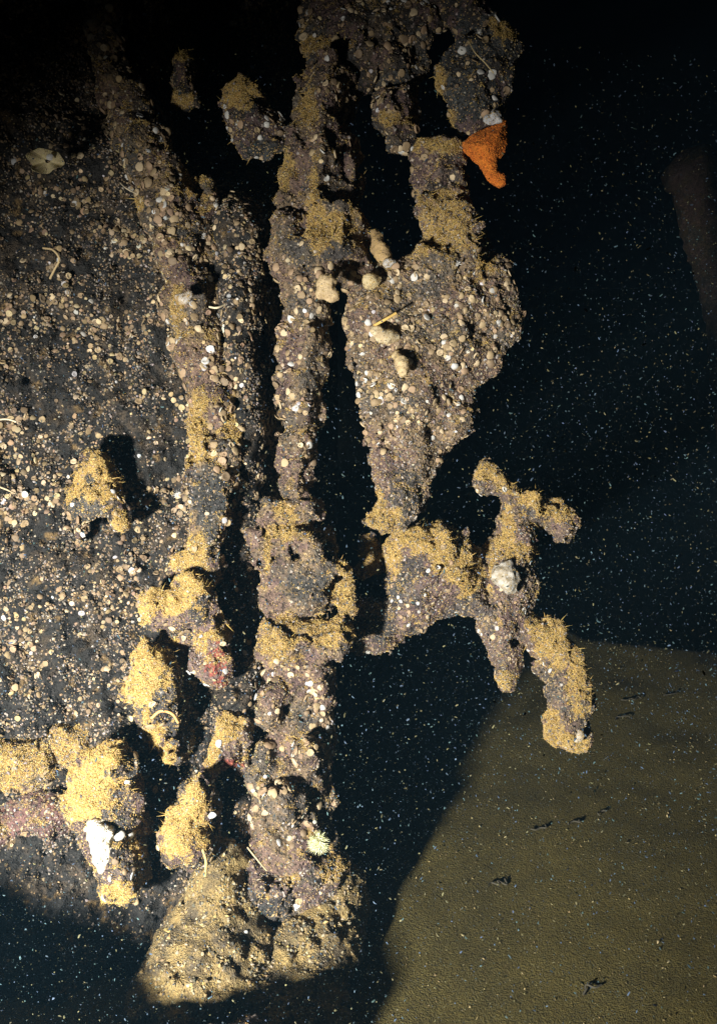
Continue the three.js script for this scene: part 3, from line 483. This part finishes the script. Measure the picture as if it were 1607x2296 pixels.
function blobThing(name, label, cat, prims, cols, h = 0.003, rough = 0.5, group) {
  const t = tag(add(new THREE.Group(), name), label, cat, group), g = painted(bodyOf(prims, { h, rough, k: 0.006 }), (x, y, z) => mix(cols[0], cols[1], cl(0.5 + 0.8 * m3(x * 80, y * 80, z * 80) + 0.6 * n3(x * 220, y * 220, z * 220))).map((v) => v * 0.52));
  add(new THREE.Mesh(g, mSoft), 'body', t); crumbs(t, g, 160, () => 1, [SILT2, [0.2, 0.15, 0.09], SILT], [0.0005, 0.0013]); return { t, g };
}
blobThing('sea_squirt', 'club shaped sea squirt with a white tip beside the broad blade', 'sea squirt', [pill([[838, 520, 1.50, 10], [848, 550, 1.49, 15], [860, 575, 1.48, 18]])], [[0.8, 0.55, 0.25], [0.55, 0.38, 0.18]]);
blobThing('sea_squirt', 'round white sea squirt at the end of the club shaped one', 'sea squirt', [ball(870, 589, 1.47, 14, 13, 13)], [[1, 0.98, 0.95], [0.85, 0.82, 0.75]]);
blobThing('sea_squirt', 'plump cream sea squirt where the post meets the blade', 'sea squirt', [ball(833, 630, 1.49, 22, 17, 18)], [[1, 0.85, 0.5], [0.9, 0.7, 0.36]]);
blobThing('sea_squirt', 'pale lobed sea squirt on the post below the bracket', 'sea squirt', [ball(733, 630, 1.43, 20, 14, 16), ball(732, 655, 1.43, 24, 18, 16), ball(716, 660, 1.43, 12, 14, 12)], [[1, 0.78, 0.45], [0.75, 0.55, 0.3]]);
blobThing('sea_squirt', 'clustered cream sea squirts in the middle of the broad blade', 'sea squirt', [ball(862, 757, 1.49, 24, 18, 16), ball(878, 748, 1.49, 14, 12, 12), ball(846, 742, 1.49, 16, 12, 12)], [[1, 0.86, 0.55], [0.75, 0.58, 0.34]]);
blobThing('sea_squirt', 'elongated tan sea squirt lower on the broad blade', 'sea squirt', [pill([[888, 795, 1.49, 9], [897, 810, 1.48, 12], [903, 824, 1.475, 14]])], [[1, 0.8, 0.45], [0.7, 0.52, 0.28]]);
blobThing('white_oyster', 'large pale oyster shell stuck on the clamp body', 'oyster', [slab([[1108, 1282], [1122, 1258], [1140, 1252], [1152, 1272], [1158, 1300], [1152, 1330], [1134, 1338], [1118, 1316], [1106, 1300]], 1.55, 0.014, { rise: 0.8 })], [[0.86, 0.83, 0.74], [0.50, 0.42, 0.28]], 0.003, 0.7);
blobThing('oyster_shell', 'pale curved shell at the tip of the hook arm', 'oyster', [ball(1300, 1652, 1.565, 12, 18, 10)], [[0.95, 0.9, 0.8], [0.7, 0.6, 0.45]]);
blobThing('oyster_shell', 'white and amber oyster shell on the leaning post', 'oyster', [slab([[392, 665], [405, 655], [428, 652], [432, 664], [420, 684], [400, 688]], 1.42, 0.01, { rise: 0.8 })], [[0.95, 0.9, 0.82], [0.6, 0.4, 0.15]], 0.003, 0.4);
blobThing('white_sponge_tuft', 'soft white tuft just above the orange sponge', 'sponge', [ball(1096, 264, 1.55, 19, 14, 12), ball(1108, 258, 1.55, 9, 8, 8)], [[0.85, 0.88, 0.9], [0.7, 0.72, 0.74]], 0.003, 0.9);
{
  // a spiky pale anemone on the foot
  const t = tag(add(new THREE.Group(), 'anemone'), 'pale yellow green anemone on the lower shaft above the foot', 'anemone');
  const c = at(714, 1888, 1.36), g = painted(bodyOf([ball(714, 1888, 1.365, 14, 18, 14), ball(704, 1905, 1.37, 10, 10, 10)], { h: 0.003, rough: 0.6 }), () => [0.9, 0.88, 0.5]);
  add(new THREE.Mesh(g, mSilt), 'column', t);
  instanced('tentacles', hair, scatter(g, 420, () => 1).map((s) => { const l = 0.004 + R() * 0.007; return { p: s.p, q: upright(s.n, 1.4), s: new THREE.Vector3(l * 0.9, l, l * 0.9), c: vary([0.66, 0.68, 0.40], 0.25) }; }), t);
}
for (const [label, px, py, d, r] of [['small white feathery tuft on the broad blade', 1027, 592, 1.50, 9], ['small white feathery tuft high on the upper blade', 1072, 74, 1.56, 9], ['fine white hydroid tuft beside the leaning post', 398, 1108, 1.42, 12]]) {
  const t = tag(add(new THREE.Group(), 'hydroid_tuft'), label, 'hydroid'), c = at(px, py, d), list = [];
  for (let i = 0; i < 46; i++) { const n = new THREE.Vector3(R() - 0.5, R() - 0.4, R() - 0.2).normalize(), l = r * KPX * d * (0.8 + R() * 0.6); list.push({ p: c, q: upright(n, 0.1), s: new THREE.Vector3(l, l, l), c: [0.75, 0.75, 0.72] }); }
  instanced('branches', hair, list, t);
}
{
  // lacy moss animal on the hull
  const t = tag(add(new THREE.Group(), 'lace_bryozoan'), 'rounded lacy cream bryozoan colony on the upper hull', 'bryozoan');
  const c = at(110, 362, 1.445), k = KPX * 1.445, pos = [], tri = [], nr = 9, na = 46;
  for (let j = 0; j <= nr; j++) for (let i = 0; i < na; i++) { const a = i / na * 6.2832, q = (0.16 + 0.84 * j / nr) * (1 + 0.10 * Math.sin(3 * a + 1)), x = Math.cos(a) * q * 39 * k, y = Math.sin(a) * q * 25 * k; pos.push(c.x + x, c.y + y, c.z + 0.022 * q * q * (0.6 + 0.4 * Math.sin(a * 5)) + 0.005); }
  for (let j = 0; j < nr; j++) for (let i = 0; i < na; i++) { const A = j * na + i, B = j * na + (i + 1) % na, C = A + na, D = B + na; // a net: one strip across and one along each cell
    const P = (q) => new THREE.Vector3(pos[q * 3], pos[q * 3 + 1], pos[q * 3 + 2]); for (const [u, v] of [[A, D], [B, C], [C, D]]) { const s = P(u), e = P(v); tri.push([s, e]); } }
  instanced('lace', new THREE.CylinderGeometry(0.00045, 0.00045, 1, 4), tri.map(([s, e]) => ({ p: s.clone().add(e).multiplyScalar(0.5), q: new THREE.Quaternion().setFromUnitVectors(Y, e.clone().sub(s).normalize()), s: new THREE.Vector3(1, s.distanceTo(e), 1), c: vary([0.55, 0.48, 0.28], 0.15) })), t);
  const m = new THREE.Mesh(shellShapes[0], shellMats[5]); m.position.copy(at(112, 352, 1.42)); m.scale.setScalar(0.005); m.quaternion.copy(upright(new THREE.Vector3(0, 0, 1), 0.1)); add(m, 'shell', t);
}
// worm tubes and hydroid stems
const stems = [
  ['thin pale stem at the edge of the hull above the boss', [[-10, 942, 1.36], [18, 940, 1.35], [38, 946, 1.35]], 2.2, [0.6, 0.52, 0.36]],
  ['thin tan stem sticking out level with the boss', [[-10, 1088, 1.36], [16, 1098, 1.35], [34, 1106, 1.36]], 2.0, [0.55, 0.45, 0.28]],
  ['crooked tan worm tube hanging on the upper hull', [[98, 556, 1.40], [122, 562, 1.38], [134, 580, 1.38], [124, 602, 1.39], [113, 624, 1.41]], 2.6, [0.5, 0.38, 0.2]],
  ['long thin straw coloured stem on the upper blade tip', [[1050, 92, 1.55], [1066, 120, 1.53], [1086, 140, 1.53], [1106, 164, 1.54]], 1.6, [0.5, 0.4, 0.2]],
  ['short yellow worm tube lying across the broad blade', [[838, 730, 1.49], [860, 718, 1.47], [888, 702, 1.47]], 3.6, [0.62, 0.42, 0.12]],
  ['curved cream worm tube beside the leaning post', [[470, 688, 1.43], [486, 690, 1.42], [504, 683, 1.43]], 2.6, [0.75, 0.66, 0.45]],
  ['fine pale stem near the middle of the leaning post', [[270, 410, 1.47], [286, 424, 1.45], [306, 434, 1.46]], 1.7, [0.6, 0.52, 0.36]],
  ['stringy silt covered stem drooping under the wedge shaped lump', [[455, 1905, 1.36], [462, 1930, 1.35], [460, 1965, 1.35]], 3.0, [0.6, 0.42, 0.16]],
  ['thin stem sloping over the crumbling foot', [[555, 1900, 1.38], [575, 1925, 1.37], [598, 1952, 1.38]], 1.8, [0.5, 0.4, 0.24]],
  ['looped orange stem on the rounded silt covered knob', [[340, 1610, 1.34], [362, 1594, 1.33], [386, 1600, 1.33], [400, 1620, 1.34]], 3.2, [0.62, 0.36, 0.13]],
];
for (const [label, pts, r, c] of stems) { const curve = new THREE.CatmullRomCurve3(pts.map(V)); const o = add(new THREE.Mesh(new THREE.TubeGeometry(curve, 16, r * KPX * 1.4, 6), plain(...c, 0.9)), 'worm_tube'); tag(o, label, 'worm tube'); }
// dark scraps of weed on the mud
[['longest dark weed scrap on the seabed, beyond the hook arm', 1415, 1570, 60], ['thin dark weed scrap on the seabed below the hook tip', 1395, 1610, 40], ['dark weed scrap lying nearest the wreck shadow on the seabed', 1208, 1862, 34], ['dark weed scrap third along the seabed row', 1290, 1850, 30], ['blackish weed scrap at the end of the seabed row', 1345, 1822, 26], ['dark weed scrap lying alone low on the seabed', 1118, 1986, 36], ['dark weed scrap lowest on the seabed', 1322, 2222, 26], ['faint dark weed scrap close to the seabed crest', 1500, 1558, 40]].forEach(([label, px, py, len], i) => {
  const c = onGround(px, py), k = KPX * 1.9, pts = []; const a = -0.7 + R() * 0.5;
  for (let j = 0; j <= 5; j++) { const u = (j / 5 - 0.5) * len * k * 1.2, x = c.x + Math.cos(a) * u + (R() - 0.5) * 0.014, z = c.z + -Math.sin(a) * u * 0.9 * -1 + (R() - 0.5) * 0.014; pts.push(new THREE.Vector3(x, groundY(x, z) + 0.002 + R() * 0.004, z)); }
  const o = add(new THREE.Mesh(new THREE.TubeGeometry(new THREE.CatmullRomCurve3(pts), 18, 0.0016, 5), plain(0.05, 0.045, 0.03, 0.9)), 'weed_scrap'); tag(o, label, 'weed scrap', 'weed scraps on the seabed');
});

// wreckage standing off in the dark
for (const [label, prims] of [
  ['faint round lump of wreckage hanging in the dark above the arm', [ball(1215, 985, 4.4, 34, 40), ball(1255, 975, 4.4, 24, 20), pill([[1225, 1000, 4.4, 16], [1235, 1250, 4.5, 18], [1230, 1500, 4.6, 22]])]],
  ['dim upright wreckage at the far edge of the dark water', [pill([[1520, 400, 4.8, 36], [1560, 390, 4.8, 60], [1580, 520, 4.8, 50], [1620, 700, 4.8, 40], [1650, 900, 4.8, 50], [1680, 1100, 4.8, 50]])]],
]) encrusted('distant_wreckage', label, 'wreckage', prims, { h: 0.014, base: BROWN, alt: PURPLE, crumbs: 1500, group: 'wreckage in the dark water' });

// ───────────── specks drifting in the water ─────────────
{
  const list = [], r = rng(321);
  for (let i = 0; i < 200000; i++) {
    const d = 0.45 + 1.9 * Math.sqrt(r()), p = at(-80 + r() * 1770, 100 + 2260 * Math.pow(r(), 0.75), d), s = (0.00014 + Math.pow(r(), 12) * 0.0010) * (0.4 + d * 0.5), c = [[0.045, 0.075, 0.12], [0.10, 0.095, 0.045], [0.04, 0.08, 0.09]][i % 3];
    list.push({ p, q: upright(new THREE.Vector3(r() - 0.5, r() - 0.5, r() - 0.5).normalize(), 0.1), s: new THREE.Vector3(s, s * (1 + r() * 2.5), s), c: vary(c, 0.5) });
  }
  tag(instanced('drifting_specks', crumb, list, scene), 'pale specks of silt drifting in the dark water', 'specks');
}

// ───────────── the strobe itself (out of the picture, beside the camera) ─────────────
{
  const t = tag(add(new THREE.Group(), 'dive_strobe'), 'black dive strobe held out beside the camera', 'strobe');
  const dir = AIM.clone().sub(STROBE).normalize(), q = new THREE.Quaternion().setFromUnitVectors(Y, dir), black = plain(0.03, 0.03, 0.03, 0.5);
  const put = (m, off) => { m.position.copy(STROBE).addScaledVector(dir, off); m.quaternion.copy(q); return m; };
  add(put(new THREE.Mesh(new THREE.LatheGeometry([[0, -0.16], [0.035, -0.16], [0.045, -0.15], [0.045, -0.06], [0.06, -0.02], [0.06, 0.0], [0.052, 0.0], [0.048, -0.012], [0, -0.012]].map((a) => new THREE.Vector2(...a)), 28), black), -0.012), 'housing', t);
  add(put(new THREE.Mesh(new THREE.CylinderGeometry(0.046, 0.046, 0.004, 28), plain(0.9, 0.9, 0.9, 0.5, { emissive: new THREE.Color(1, 0.95, 0.86), emissiveIntensity: 1.5 })), -0.020), 'diffuser', t);
  const lamp = new THREE.SpotLight(new THREE.Color(1, 0.95, 0.87), 36, 0, 0.60, 1, 2);
  lamp.name = 'strobe_light'; lamp.position.copy(STROBE).addScaledVector(dir, 0.01); lamp.target.position.copy(AIM); lamp.castShadow = true; lamp.shadow.radius = 3; lamp.shadow.mapSize.set(2048, 2048);
  scene.add(lamp, lamp.target);
}
console.log('done');
renderer.render(scene, camera);
